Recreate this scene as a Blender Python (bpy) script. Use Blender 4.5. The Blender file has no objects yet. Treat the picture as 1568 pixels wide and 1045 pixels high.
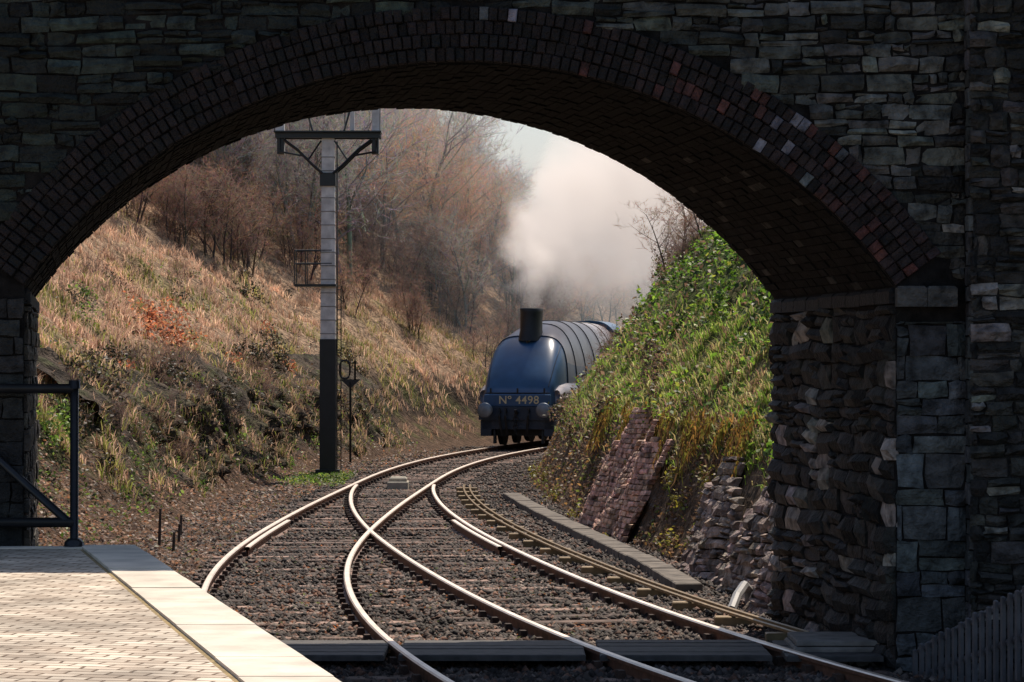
import bpy, math, random
import numpy as np
from mathutils import Vector, Matrix
random.seed(7); rng=np.random.default_rng(7)
scene=bpy.context.scene
COL=scene.collection
scene.view_settings.view_transform='Standard'

# ---------------------------------------------------------------- materials
def mat_new(name):
    m=bpy.data.materials.new(name); m.use_nodes=True
    nt=m.node_tree; b=nt.nodes['Principled BSDF']; return m,nt,b
def N(nt,t,**k):
    n=nt.nodes.new(t)
    for a,v in k.items(): setattr(n,a,v)
    return n
def mat_vcol(name,rough=.85,nscale=8,namt=.5,bump=.3,bscale=30,spec=.3,transl=0,bdist=.02,detail=6):
    m,nt,b=mat_new(name); L=nt.links
    at=N(nt,'ShaderNodeAttribute',attribute_name='col')
    tc=N(nt,'ShaderNodeTexCoord')
    no=N(nt,'ShaderNodeTexNoise'); no.inputs['Scale'].default_value=nscale; no.inputs['Detail'].default_value=detail
    L.new(tc.outputs['Object'],no.inputs['Vector'])
    mr=N(nt,'ShaderNodeMapRange'); mr.inputs['From Min'].default_value=.3; mr.inputs['From Max'].default_value=.7
    mr.inputs['To Min'].default_value=1-namt; mr.inputs['To Max'].default_value=1+namt
    L.new(no.outputs['Fac'],mr.inputs['Value'])
    mx=N(nt,'ShaderNodeVectorMath',operation='SCALE')
    L.new(at.outputs['Color'],mx.inputs[0]); L.new(mr.outputs[0],mx.inputs['Scale'])
    L.new(mx.outputs[0],b.inputs['Base Color'])
    b.inputs['Roughness'].default_value=rough; b.inputs['Specular IOR Level'].default_value=spec
    if bump>0:
        n2=N(nt,'ShaderNodeTexNoise'); n2.inputs['Scale'].default_value=bscale; n2.inputs['Detail'].default_value=8
        L.new(tc.outputs['Object'],n2.inputs['Vector'])
        bp=N(nt,'ShaderNodeBump'); bp.inputs['Strength'].default_value=bump; bp.inputs['Distance'].default_value=bdist
        L.new(n2.outputs['Fac'],bp.inputs['Height']); L.new(bp.outputs[0],b.inputs['Normal'])
    if transl>0:
        tr=N(nt,'ShaderNodeBsdfTranslucent'); L.new(mx.outputs[0],tr.inputs['Color'])
        ms=N(nt,'ShaderNodeMixShader'); ms.inputs[0].default_value=transl
        L.new(b.outputs[0],ms.inputs[1]); L.new(tr.outputs[0],ms.inputs[2])
        L.new(ms.outputs[0],nt.nodes['Material Output'].inputs['Surface'])
    return m
def mat_plain(name,col,rough=.6,metal=0,namt=.25,nscale=6,bump=.1,spec=.5,bscale=25):
    m,nt,b=mat_new(name); L=nt.links
    tc=N(nt,'ShaderNodeTexCoord'); no=N(nt,'ShaderNodeTexNoise'); no.inputs['Scale'].default_value=nscale; no.inputs['Detail'].default_value=8
    L.new(tc.outputs['Object'],no.inputs['Vector'])
    cr=N(nt,'ShaderNodeValToRGB')
    cr.color_ramp.elements[0].position=.3; cr.color_ramp.elements[1].position=.7
    cr.color_ramp.elements[0].color=(*[c*(1-namt) for c in col],1); cr.color_ramp.elements[1].color=(*[min(1,c*(1+namt)) for c in col],1)
    L.new(no.outputs['Fac'],cr.inputs[0]); L.new(cr.outputs[0],b.inputs['Base Color'])
    b.inputs['Roughness'].default_value=rough; b.inputs['Metallic'].default_value=metal; b.inputs['Specular IOR Level'].default_value=spec
    if bump>0:
        n2=N(nt,'ShaderNodeTexNoise'); n2.inputs['Scale'].default_value=bscale; L.new(tc.outputs['Object'],n2.inputs['Vector'])
        bp=N(nt,'ShaderNodeBump'); bp.inputs['Strength'].default_value=bump; bp.inputs['Distance'].default_value=.01
        L.new(n2.outputs['Fac'],bp.inputs['Height']); L.new(bp.outputs[0],b.inputs['Normal'])
    return m
M_stone=mat_vcol('sooty_stone',.7,9,.75,1.0,32,.4,bdist=.035)
M_rock=mat_vcol('cutting_rock',.9,5,.8,1.0,16,.15,bdist=.10)
M_soffit=mat_vcol('sooty_shaded_brick',.85,9,.7,.8,40,.15,bdist=.02)
M_ground=mat_vcol('earth_ground',.95,5,.6,1.0,9,.1,bdist=.14)
M_stonebits=mat_vcol('ballast_stones',.8,1.2,.55,.3,60,.35)
M_grass=mat_vcol('grass_blades',.6,.8,.35,0,transl=.5,spec=.3)
M_leaf=mat_vcol('leaves',.5,.9,.4,0,transl=.5,spec=.4)
M_bark=mat_vcol('bark',.9,6,.3,0,40,transl=.25)
M_wood=mat_vcol('weathered_timber',.8,5,.6,.6,50,.3)
M_steel=mat_plain('polished_rail_steel',(.80,.68,.57),.42,.75,.15,3,0)
M_rust=mat_plain('rusty_rail_side',(.17,.08,.048),.65,.0,.4,9,.3)
M_black=mat_plain('black_paint',(.012,.012,.014),.36,0,.4,5,.1)
M_white=mat_plain('weathered_white_paint',(.68,.63,.60),.6,0,.25,5,.15)
M_grey=mat_plain('grey_concrete',(.22,.20,.18),.9,0,.35,7,.4)
M_dplank=mat_plain('dark_planks',(.065,.06,.058),.75,0,.4,9,.5)

# ---------------------------------------------------------------- mesh builder
class MB:
    def __init__(s): s.v=[];s.f=[];s.c=[];s.m=[]
    def add(s,vs,fs,col=(.5,.5,.5),mi=0):
        o=len(s.v); s.v+= [tuple(p) for p in vs]; s.c+=[col]*len(vs)
        for f in fs: s.f.append(tuple(i+o for i in f)); s.m.append(mi)
    def box(s,c,size,col=(.5,.5,.5),mi=0,rot=0,taper=1.0,bev=0):
        hx,hy,hz=[a/2 for a in size]; cs,sn=math.cos(rot),math.sin(rot)
        vs=[]
        if bev<=0:
            for z,t in((-hz,1),(hz,taper)):
                for x,y in((-hx,-hy),(hx,-hy),(hx,hy),(-hx,hy)):
                    x*=t;y*=t; vs.append((c[0]+x*cs-y*sn,c[1]+x*sn+y*cs,c[2]+z))
            s.add(vs,[(3,2,1,0),(4,5,6,7),(0,1,5,4),(1,2,6,5),(2,3,7,6),(3,0,4,7)],col,mi)
        else:
            for z,t in((-hz,0),(hz-bev,0),(hz,bev)):
                for x,y in((-hx+t,-hy+t),(hx-t,-hy+t),(hx-t,hy-t),(-hx+t,hy-t)):
                    vs.append((c[0]+x*cs-y*sn,c[1]+x*sn+y*cs,c[2]+z))
            fs=[(3,2,1,0),(8,9,10,11)]
            for k in (0,4):
                for i in range(4): j=(i+1)%4; fs.append((k+i,k+j,k+4+j,k+4+i))
            s.add(vs,fs,col,mi)
    def tube(s,pts,rad,n=8,col=(.5,.5,.5),mi=0,cap=True):
        pts=[Vector(p) for p in pts]
        if not hasattr(rad,'__len__'): rad=[rad]*len(pts)
        vs=[];fs=[]
        for i,p in enumerate(pts):
            d=(pts[min(i+1,len(pts)-1)]-pts[max(i-1,0)]).normalized()
            a=Vector((0,0,1)) if abs(d.z)<.9 else Vector((1,0,0))
            u=d.cross(a).normalized(); w=d.cross(u)
            for k in range(n):
                t=2*math.pi*k/n; vs.append(p+(u*math.cos(t)+w*math.sin(t))*rad[i])
        for i in range(len(pts)-1):
            for k in range(n):
                k2=(k+1)%n; fs.append((i*n+k,i*n+k2,(i+1)*n+k2,(i+1)*n+k))
        if cap: fs.append(tuple(range(n))); fs.append(tuple(range((len(pts)-1)*n,len(pts)*n)))
        s.add(vs,fs,col,mi)
    def obj(s,name,mats,parent=None,smooth=False):
        me=bpy.data.meshes.new(name); me.from_pydata(s.v,[],s.f)
        ca=me.color_attributes.new('col','FLOAT_COLOR','POINT')
        a=np.ones((len(s.v),4),np.float32); a[:,:3]=np.array(s.c,np.float32); ca.data.foreach_set('color',a.ravel())
        if not isinstance(mats,(list,tuple)): mats=[mats]
        for m in mats: me.materials.append(m)
        me.polygons.foreach_set('material_index',s.m)
        if smooth: me.polygons.foreach_set('use_smooth',[True]*len(s.f))
        me.update(); o=bpy.data.objects.new(name,me); COL.objects.link(o)
        if parent: o.parent=parent
        return o
def np_mesh(name,V,F,C,mat,parent=None,smooth=False,link=True):
    me=bpy.data.meshes.new(name); V=np.asarray(V,np.float32); F=np.asarray(F,np.int32)
    M,k=F.shape
    me.vertices.add(len(V)); me.vertices.foreach_set('co',V.ravel())
    me.loops.add(M*k); me.loops.foreach_set('vertex_index',F.ravel())
    me.polygons.add(M); me.polygons.foreach_set('loop_start',np.arange(0,M*k,k,dtype=np.int32))
    me.update(calc_edges=True)
    ca=me.color_attributes.new('col','FLOAT_COLOR','POINT')
    a=np.ones((len(V),4),np.float32); a[:,:3]=C; ca.data.foreach_set('color',a.ravel())
    me.materials.append(mat)
    if smooth: me.polygons.foreach_set('use_smooth',np.ones(M,bool))
    if not link: return me
    o=bpy.data.objects.new(name,me); COL.objects.link(o)
    if parent: o.parent=parent
    return o
def empty(name,loc=(0,0,0)):
    e=bpy.data.objects.new(name,None); e.location=loc; COL.objects.link(e); return e

# ---------------------------------------------------------------- noise
_ph=np.random.default_rng(3).uniform(0,6.28,(40,2)); _an=np.random.default_rng(4).uniform(0,6.28,40)
def fbm(x,y,sc=1.0,oct=4,seed=0):
    x=np.asarray(x,float);y=np.asarray(y,float); r=np.zeros(np.broadcast(x,y).shape); a=1;f=1/sc;t=0
    for o in range(oct):
        for k in range(3):
            i=(o*3+k+seed*5)%40; an=_an[i]
            r=r+a/3*np.sin((x*math.cos(an)+y*math.sin(an))*f*6.28*(.8+.2*k)+_ph[i,0]+1.7*np.sin((x*math.sin(an)-y*math.cos(an))*f*3+_ph[i,1]))
        t+=a; a*=.55; f*=2.07
    return r/t*1.5
def sstep(a,b,x):
    t=np.clip((np.asarray(x,float)-a)/(b-a),0,1); return t*t*(3-2*t)

# ---------------------------------------------------------------- track alignment (metres)
YY=np.arange(-20,420,.25)
def smooth_tab(tab,s=3.0):
    ys=[t[0] for t in tab]; xs=[t[1] for t in tab]
    d=np.interp(YY,ys,xs)
    k0=(xs[1]-xs[0])/(ys[1]-ys[0]); k1=(xs[-1]-xs[-2])/(ys[-1]-ys[-2])
    d=np.where(YY<ys[0],xs[0]+k0*(YY-ys[0]),d); d=np.where(YY>ys[-1],xs[-1]+k1*(YY-ys[-1]),d)
    n=int(s*3/.25); kk=np.exp(-.5*((np.arange(-n,n+1)*.25)/s)**2); kk/=kk.sum()
    pad=np.concatenate([d[0]+(d[1]-d[0])*np.arange(-n,0),d,d[-1]+(d[-1]-d[-2])*np.arange(1,n+1)])
    return np.convolve(pad,kk,'valid')
T1=smooth_tab([(5,3.2),(13,.85),(18,-.5),(21.5,-1.32),(25,-1.97),(29.7,-2.52),(33.5,-2.78),(37.7,-2.88),(43,-2.84),(50,-2.68),(57,-2.42),(62,-2.27),(68,-1.9),(73,-1.4),(77,-.85),(82,.0),(90,1.7),(100,4.6),(115,11),(130,19)])
T2=smooth_tab([(5,7.7),(15,4.15),(21.5,2.1),(23.65,1.55),(28,.62),(33.5,-.27),(40.7,-1.25),(48.2,-1.98),(56,-2.4),(60,-2.38),(62,-2.27),(68,-1.9),(73,-1.4),(77,-.85),(82,.0),(90,1.7)])
def c1(y): return np.interp(y,YY,T1)
def c2(y): return np.where(np.asarray(y)>62,c1(y),np.interp(y,YY,T2))
XLt=[(-20,-9),(20,-6),(27.7,-4.95),(38,-5.25),(45,-5.45),(56,-5.3),(65,-4.95),(76,-3.7),(84,-2.4),(90,-.9),(100,2),(115,8),(130,15.5),(420,189)]
XRt=[(-20,9),(20,5.2),(23.5,3.2),(27.7,2.62),(31.5,2.55),(36,2.2),(43,1.4),(50,.9),(56,.55),(62,.4),(68,.6),(73,1.0),(78,1.6),(84,2.8),(90,4.5),(100,7.5),(115,14),(130,22),(420,195)]
XLd=smooth_tab(XLt,1.5); XRd=smooth_tab(XRt,1.2)
def XL(y): return np.interp(y,YY,XLd)
def XR(y): return np.interp(y,YY,XRd)
LS=[0,.5,1.5,2.0,2.5,4.2,8,13,16,40,90]; LZ=[-.16,.05,.75,1.5,2.1,3.4,6.3,9.6,10.3,11,12]
LZ2=[-.16,.2,.55,1.75,2.3,3.5,6.3,9.6,10.3,11,12]; LS2=[0,.35,.7,1.25,2.0,3.6,8,13,16,40,90]
RS=[0,.2,.75,1.5,2.9,4.2,7,20,90]; RZ=[-.16,.15,1.5,2.55,4.4,5.9,6.8,7.5,9]
GZ=-.155
def RK(x,y): return sstep(42,50,y)*(1-sstep(74,84,y))*np.clip(.7+.5*fbm(x*.3,y,9,2,4),.15,1)
def W1(x,y): return fbm(x*.5,y,3.2,3,11)*.42+fbm(x,y,.9,3,6)*.16
def Hgt(x,y):
    x=np.asarray(x,float);y=np.asarray(y,float)
    sl=XL(y)-x; sr=x-XR(y)
    fL=np.interp(y,[95,130,200],[1,.62,.6])
    fR=np.interp(y,[30,38,46,55,66,84,110],[.86,1.0,1.0,.92,.93,.93,.95])
    rk=RK(x,y)
    w1=W1(x,y)*rk
    zl=(np.interp(sl,LS,LZ)*(1-rk)+np.interp(np.maximum(sl+w1*sstep(.05,.5,sl),0),LS2,LZ2)*rk)*fL; zr=np.interp(sr,RS,RZ)*fR
    nz=fbm(x,y,6,4)*.38+fbm(x,y,1.3,3,2)*.15
    bl=sstep(0.2,2.5,sl); br=sstep(.5,2.4,sr)
    zl=zl+nz*bl; zr=zr+(nz*.8+np.abs(fbm(x,y,2.2,3,9))*.35-.1)*br
    cap=np.interp(y,[24,32,60],[5.1,5.1,30]); zl=np.minimum(zl,cap); zr=np.minimum(zr,cap)
    k=sstep(24.3,26.3,y); flat=GZ-.03
    zl=flat+(zl-flat)*k; zr=flat+(zr-flat)*k
    mid=GZ+fbm(x,y,2.5,3,1)*.02
    z=np.where(sl>0,zl,np.where(sr>0,zr,mid))
    z=z+sstep(140,250,y)*7+fbm(x,y,60,2)*sstep(150,250,y)*2
    return z
ys=np.concatenate([np.arange(-60,20,2.0),np.arange(20,60,.25),np.arange(60,112,.4),np.arange(112,200,3),np.arange(200,900,25)])
sL=np.concatenate([[400,200,120],np.arange(90,20,-5.),np.arange(20,6,-.7),np.arange(6,2.4,-.2),np.arange(2.4,0,-.08)])
sR=np.concatenate([np.arange(0,.9,.075),np.arange(.9,6,.17),np.arange(6,20,.8),np.arange(20,95,6),[120,200,400]])
mid=np.linspace(0,1,26)
rows=[]
for y in ys:
    yy=min(y,400); xl=float(XL(yy)); xr=float(XR(yy))
    x=np.concatenate([xl-sL,xl+(xr-xl)*mid,xr+sR[1:]]); rows.append(np.stack([x,np.full_like(x,y),Hgt(x,np.full_like(x,y) if y<400 else np.full_like(x,400.))],1))
G=np.array(rows); nr,nc=G.shape[:2]; V=G.reshape(-1,3)
idx=np.arange(nr*nc).reshape(nr,nc)
F=np.stack([idx[:-1,:-1],idx[:-1,1:],idx[1:,1:],idx[1:,:-1]],-1).reshape(-1,4)
x,y=V[:,0],V[:,1]; yc=np.clip(y,-20,400); sl=XL(yc)-x; sr=x-XR(yc)
C=np.zeros((len(V),3))+np.array([.062,.048,.042])
def lerpc(C,col,w): w=np.clip(w,0,1)[:,None]; return C*(1-w)+np.array(col)*w
n1=fbm(x,y,5,4,3); n5=fbm(x,y,1.2,3,8)
rk=sstep(42,50,yc)*(1-sstep(78,86,yc))
C=lerpc(C,(.10,.065,.045),sstep(-1.0,.1,sl))
C=lerpc(C,(.045,.033,.025),sstep(1.4,1.7,sl)*(1-sstep(2.6,3.1,sl)))
C=lerpc(C,(.045,.034,.027),sstep(.3,.7,sl)*(1-sstep(1.5,2.1,sl))*rk)
C=lerpc(C,(.31,.215,.145),sstep(2.0,3.0,sl))
C=lerpc(C,(.08,.09,.03),sstep(.3,.9,sl)*(1-sstep(2.2,3,sl))*sstep(0,.6,n5)*.7)
C=lerpc(C,(.13,.14,.045),sstep(2.4,3.3,sl)*sstep(.1,.9,n1)*.7)
C=lerpc(C,(.10,.07,.048),sstep(-.05,.1,sr)*(1-sstep(.6,.9,sr)))
C=lerpc(C,(.07,.09,.03),sstep(.6,1.0,sr))
C=lerpc(C,(.15,.12,.06),sstep(.6,1.0,sr)*sstep(.1,.9,n1)*.7)
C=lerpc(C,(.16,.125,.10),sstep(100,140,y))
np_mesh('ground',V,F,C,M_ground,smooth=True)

# rock face of the left cutting: craggy sheet showing in patches through the earth slope
yq=np.arange(47,84,.10); zq=np.arange(-.25,2.7,.07)
YG,ZG=np.meshgrid(yq,zq,indexing='ij')
rgr=lambda a,b,sc,sd:1-np.abs(fbm(a,b,sc,3,sd))
strata=np.round((ZG+.25*fbm(YG,ZG*0,5,2,3)+.12*YG*.3)/.19)*.19
crag=(rgr(YG,strata*2.2,1.7,5)-.55)*.7+fbm(YG*1.0,strata*3,.7,3,8)*.26+fbm(YG,ZG*1.5,3.0,2,14)*.35
patch=sstep(-.15,.35,fbm(YG,ZG*1.3,4.2,3,17)+.15)
fade=sstep(48,54,YG)*(1-sstep(78,84,YG))*(1-sstep(1.3,2.2,ZG+.6*fbm(YG,YG*0,3,3,2)))*sstep(-.3,.3,ZG)*patch
prot=-.32+(.22+crag*.6)*fade
sb=np.interp(ZG,[-.16,.2,.55,1.75,2.3,3.5],[0,.35,.7,1.25,2.0,3.6])
xb=XL(YG)-sb; SL=sb-W1(xb,YG)*RK(xb,YG)*sstep(.05,.5,sb)-prot
Vr=np.stack([XL(YG)-SL+rng.normal(0,.02,YG.shape),YG+rng.normal(0,.02,YG.shape),ZG+rng.normal(0,.015,YG.shape)],-1).reshape(-1,3)
a_,b_=YG.shape; idx=np.arange(a_*b_).reshape(a_,b_)
F=np.stack([idx[:-1,:-1],idx[:-1,1:],idx[1:,1:],idx[1:,:-1]],-1).reshape(-1,4)
t=np.clip(.8+.9*crag.ravel(),.2,1.8)[:,None]; Cr=np.array([.07,.053,.040])*t
gm=sstep(.0,.6,fbm(YG,ZG*2,1.4,3,9)).ravel()[:,None]; Cr=Cr*(1-gm*.6)+np.array([.07,.08,.03])*gm*.6
np_mesh('rock_outcrop',Vr,F,Cr,M_rock)
ROCKV=Vr; ROCKF=fade.ravel()

# ---------------------------------------------------------------- ballast stones
def scatter_stones(n,ymin,ymax,smin,smax,name,cols,xa,xb,zoff=0):
    u=rng.random(n); yv=1/(1/ymin+(1/ymax-1/ymin)*u)
    xl=xa(yv); xr=xb(yv); xv=xl+(xr-xl)*rng.random(n)
    base=np.array([[1,0,0],[0,1,0],[-1,0,0],[0,-1,0],[0,0,1],[0,0,-1]],float)
    Fb=np.array([[0,1,4],[1,2,4],[2,3,4],[3,0,4],[1,0,5],[2,1,5],[3,2,5],[0,3,5]])
    r=rng.uniform(smin,smax,n)
    P=base[None]*rng.uniform(.6,1.35,(n,6,1))+rng.normal(0,.18,(n,6,3)); P[:,:,2]*=.75
    a=rng.random(n)*6.28; ca,sa=np.cos(a)[:,None],np.sin(a)[:,None]
    X=P[:,:,0]*ca-P[:,:,1]*sa; Y2=P[:,:,0]*sa+P[:,:,1]*ca; P=np.stack([X,Y2,P[:,:,2]],-1)*r[:,None,None]
    P[:,:,0]+=xv[:,None]; P[:,:,1]+=yv[:,None]; P[:,:,2]+=(Hgt(xv,yv)+zoff+rng.uniform(-.01,.02,n))[:,None]
    F=(Fb[None]+np.arange(n)[:,None,None]*6).reshape(-1,3)
    cc=np.array(cols)[rng.integers(0,len(cols),n)]*rng.uniform(.35,1.7,(n,1))*(1+.45*fbm(xv,yv,2.2,3,10)).clip(.35,1.7)[:,None]
    return np_mesh(name,P.reshape(-1,3),F,np.repeat(cc,6,0),M_stonebits)
bc=[(.075,.056,.048),(.06,.047,.043),(.12,.095,.08),(.12,.062,.042),(.04,.034,.032),(.055,.045,.038)]
scatter_stones(66000,20.5,88,.022,.055,'track_ballast',bc,lambda y:np.maximum(XL(y),c1(y)-3.2),lambda y:XR(y))

# ---------------------------------------------------------------- rails & sleepers
g=.775
def path(cf,off,y0,y1,step=.5):
    yv=np.arange(y0,y1+1e-6,step); xv=cf(yv); dx=(cf(yv+.1)-cf(yv-.1))/.2
    L=np.sqrt(1+dx*dx); return np.stack([xv+off/L,yv-off*dx/L],1)
def sweep_rail(mb,P,z0=0.0):
    prof=[(-.07,-.155),(-.07,-.14),(-.012,-.12),(-.012,-.05),(-.036,-.04),(-.036,-.012),(-.024,0),(.024,0),(.036,-.012),(.036,-.04),(.012,-.05),(.012,-.12),(.07,-.14),(.07,-.155)]
    n=len(prof); vs=[];fs=[];o=len(mb.v)
    for i in range(len(P)):
        d=P[min(i+1,len(P)-1)]-P[max(i-1,0)]; d=d/np.hypot(*d); nx,ny=d[1],-d[0]
        for a,b in prof: vs.append((P[i][0]+nx*a,P[i][1]+ny*a,z0+b))
    mb.v+=vs; mb.c+=[(.5,.5,.5)]*len(vs)
    for i in range(len(P)-1):
        for k in range(n-1):
            mb.f.append((o+i*n+k,o+i*n+k+1,o+(i+1)*n+k+1,o+(i+1)*n+k)); mb.m.append(1 if k in(5,6,7) else 0)
tr=empty('railway_track')
mb=MB()
sweep_rail(mb,path(c1,-g,3,125)); sweep_rail(mb,path(c1,g,3,125))
yv=np.arange(20,62,.25); dd=np.abs(c2(yv)-c1(yv)); ye=float(yv[np.argmax(dd<.09)]) if (dd<.09).any() else 58
sweep_rail(mb,path(c2,-g,3,ye),-.003); sweep_rail(mb,path(c2,g,3,ye),-.003)
sweep_rail(mb,path(c1,-g+.12,37.5,44),-.004); sweep_rail(mb,path(c2,g-.12,37.5,44),-.004)
mb.obj('rails',[M_rust,M_steel],tr)
mb=MB()
def sleeper(xc,y,L,dx,w=.25):
    rot=-math.atan(dx); t=random.uniform(.4,1.7); col=(.18*t,.12*t,.095*t)
    mb.box((xc+random.uniform(-.06,.06),y,-.2+random.uniform(-.016,.008)),(L,w,.14),col,0,rot+random.uniform(-.012,.012),bev=.012)
for y in np.arange(4,122,.70):
    yj=y+random.uniform(-.06,.06); a=float(c1(y)); b=float(c2(y)); dx=float((c1(y+.2)-c1(y-.2))/.4); dx2=float((c2(y+.2)-c2(y-.2))/.4)
    if 25.3<y or y<23.5:
        if y>ye: sleeper(a,yj,2.6,dx)
        elif y>34.5: sleeper((a+b)/2,yj,2.65+(b-a),(dx+dx2)/2)
        else: sleeper(a,yj,2.6,dx); sleeper(b,yj+.2,2.6,dx2)
mb.obj('sleepers',M_wood,tr)
mb=MB()
for y in np.arange(20.5,95,.68):
    for cf in (c1,c2):
        if cf is c2 and y>ye: continue
        for s in (-1,1):
            x=float(cf(y)); dx=float((cf(y+.1)-cf(y-.1))/.2)
            for q in(-.085,.085):
                mb.box((x+s*g+q,y-(s*g+q)*dx,-.105),(.08,.14,.07),(.05,.03,.022),0,-math.atan(dx),taper=.7)
mb.obj('rail_chairs',M_wood,tr)
mb=MB()
rx=[float(c1(24.4))-g,float(c1(24.4))+g,float(c2(24.4))-g,float(c2(24.4))+g]
segs=[(-3.7,rx[0]-.05),(rx[0]+.05,rx[1]-.05),(rx[1]+.05,rx[2]-.05),(rx[2]+.05,rx[3]-.05),(rx[3]+.05,3.1)]
for a,b in segs:
    for k in range(5):
        mb.box(((a+b)/2,23.8+k*.27,-.045+random.uniform(-.004,.004)),(b-a-.02,.255,.05),(.05,.05,.05),0,bev=.01)
mb.obj('timber_crossing',M_dplank)
mb=MB()
mb.box((2.85,24.4,-.06),(.95,.9,.16),bev=.02); mb.box((2.85,24.4,.05),(.9,.85,.04),bev=.01)
mb.obj('cable_cover_box',M_grey)

mb=MB()
for off in (.95,1.07):
    P=path(c2,g+off-.35,25.4,58,1.0); mb.tube([(p[0],p[1],-.03) for p in P],.02,5)
for y in np.arange(26,58,1.7):
    x=float(c2(y))+g+.66; mb.box((x,y,-.11),(.42,.16,.12),(.5,.5,.5),0,bev=.01)
mb.obj('point_rodding',mat_plain('rod_steel',(.26,.18,.09),.5,.3,.3,8,.2))
mb=MB(); tp=[(54,-.02),(50,.3),(47,.56),(44,.85),(41.5,1.1),(38.5,1.4),(35.8,1.68),(33.5,1.86),(31.6,1.97)]
for i in range(len(tp)-1):
    (y0,x0),(y1,x1)=tp[i],tp[i+1]; n=4
    for k in range(n):
        t=(k+.5)/n; L=math.hypot(x1-x0,y1-y0)/n
        mb.box((x0+(x1-x0)*t,y0+(y1-y0)*t,-.1+random.uniform(-.008,.008)),(.30,L-.015,.13),rot=math.atan2(-(x1-x0),(y1-y0))+random.uniform(-.015,.015) ,bev=.012)
mb.obj('cable_trough',mat_plain('trough_concrete',(.14,.12,.10),.9,0,.5,5,.4))
mb=MB(); mb.box((-2.32,58,-.06),(.42,.7,.16),bev=.02); mb.box((-2.32,58.0,.06),(.36,.5,.09),bev=.03)
mb.obj('point_machine_box',mat_plain('cream_box',(.42,.38,.30),.7))
mb=MB(); mb.tube([(2.52,30.2,-.12),(2.5,30.1,.02),(2.44,29.9,.08),(2.33,29.5,.0),(2.25,29.2,-.12)],.05,8); mb.obj('drain_pipe',mat_plain('pipe',(.3,.3,.3),.5))

# ---------------------------------------------------------------- bridge
Y0,Y1=23.5,27.7
def xc(y): return -.43-.148*(y-Y0)
HS=3.6; ZS=3.05; ZT=4.9; RISE=ZT-ZS; R=(HS*HS+RISE*RISE)/(2*RISE); ZC=ZT-R; TH=math.asin(HS/R)
TOP=5.5
br=empty('stone_arch_bridge')
mb=MB(); na=40
def arc(t,y,r=R): return (xc(y)+r*math.sin(t),y,ZC+r*math.cos(t))
ts=np.linspace(-TH,TH,na+1); core=(.012,.011,.011)
for i in range(na):
    a,b=ts[i],ts[i+1]
    for y in (Y0,Y1):
        p,q=arc(a,y),arc(b,y); mb.add([p,q,(q[0],y,TOP),(p[0],y,TOP)],[(0,1,2,3)],core)
    mb.add([arc(a,Y0),arc(b,Y0),arc(b,Y1),arc(a,Y1)],[(0,1,2,3)],core)
for s in(-1,1):
    for y in (Y0,Y1):
        x0=xc(y)+s*HS; mb.add([(x0,y,-1),(s*16,y,-1),(s*16,y,TOP),(x0,y,TOP)],[(0,1,2,3)],core)
    mb.add([(xc(Y0)+s*HS,Y0,-1),(xc(Y1)+s*HS,Y1,-1),(xc(Y1)+s*HS,Y1,ZS),(xc(Y0)+s*HS,Y0,ZS)],[(0,1,2,3)],core)
    mb.add([(s*16,Y0,-1),(s*16,Y1,-1),(s*16,Y1,TOP),(s*16,Y0,TOP)],[(0,1,2,3)],core)
mb.add([(-16,Y0,TOP),(16,Y0,TOP),(16,Y1,TOP),(-16,Y1,TOP)],[(0,1,2,3)],core)
mb.obj('core',M_soffit,br)
def blocks(mb,mapf,U,V,ch,bl,prot,colf,skip=None,gap=.007,depth=.06,rough=.5,wave=0,split=0):
    def one(u0,u1,v0,v1):
        uc,vc=(u0+u1)/2,(v0+v1)/2
        if skip and skip(uc,vc): return
        p=random.uniform(*prot); l=u1-u0; us=[u0+gap,uc+random.uniform(-.1,.1)*l,u1-gap]; vs_=[v0+gap,vc,v1-gap]
        jj=.006+.006*min(rough,1.2)
        wv=lambda u:wave*(math.sin(u*2.1+vc*3)+.6*math.sin(u*5.3+vc*1.7+1))
        pts=[]
        for j in range(3):
            for i in range(3):
                edge=(i!=1)+(j!=1)
                w=p*(1-.3*min(rough,1.5)*edge)+random.uniform(-1,1)*rough*.012
                pts.append(mapf(us[i]+random.uniform(-jj,jj),vs_[j]+wv(us[i])+random.uniform(-jj,jj),w))
        bk=[mapf(us[0],vs_[0]+wv(us[0]),-depth),mapf(us[2],vs_[0]+wv(us[2]),-depth),mapf(us[2],vs_[2]+wv(us[2]),-depth),mapf(us[0],vs_[2]+wv(us[0]),-depth)]
        mb.add(pts+bk,[(0,1,4,3),(1,2,5,4),(3,4,7,6),(4,5,8,7),(0,9,10,2,1),(2,10,11,8,5),(8,11,12,6,7),(6,12,9,0,3)],colf(uc,vc))
    v=0.
    while v<V:
        h=random.uniform(*ch); h=min(h,V-v) if V-v<h*1.5 else h
        u=-random.random()*bl[1]
        while u<U:
            l=random.uniform(*bl)*random.choice((.7,1,1,1.25)); u0=max(u,0);u1=min(u+l,U); u+=l
            if u1-u0<.05: continue
            if random.random()<split and h>.1:
                q=v+h*random.uniform(.35,.65); one(u0,u1,v,q)
                if random.random()<.5: uu=u0+(u1-u0)*random.uniform(.35,.65); one(u0,uu,q,v+h); one(uu,u1,q,v+h)
                else: one(u0,u1,q,v+h)
            else: one(u0,u1,v,v+h)
        v+=h
def var(c,a=.5): 
    t=random.uniform(1-a,1+a); return tuple(max(.004,k*t*random.uniform(.93,1.07)) for k in c)
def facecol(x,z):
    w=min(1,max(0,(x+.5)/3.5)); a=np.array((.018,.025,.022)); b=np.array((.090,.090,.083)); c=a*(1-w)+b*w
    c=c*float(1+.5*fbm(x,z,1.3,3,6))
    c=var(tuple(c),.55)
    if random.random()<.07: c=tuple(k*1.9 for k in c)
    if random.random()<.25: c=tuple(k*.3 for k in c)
    return c
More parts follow.
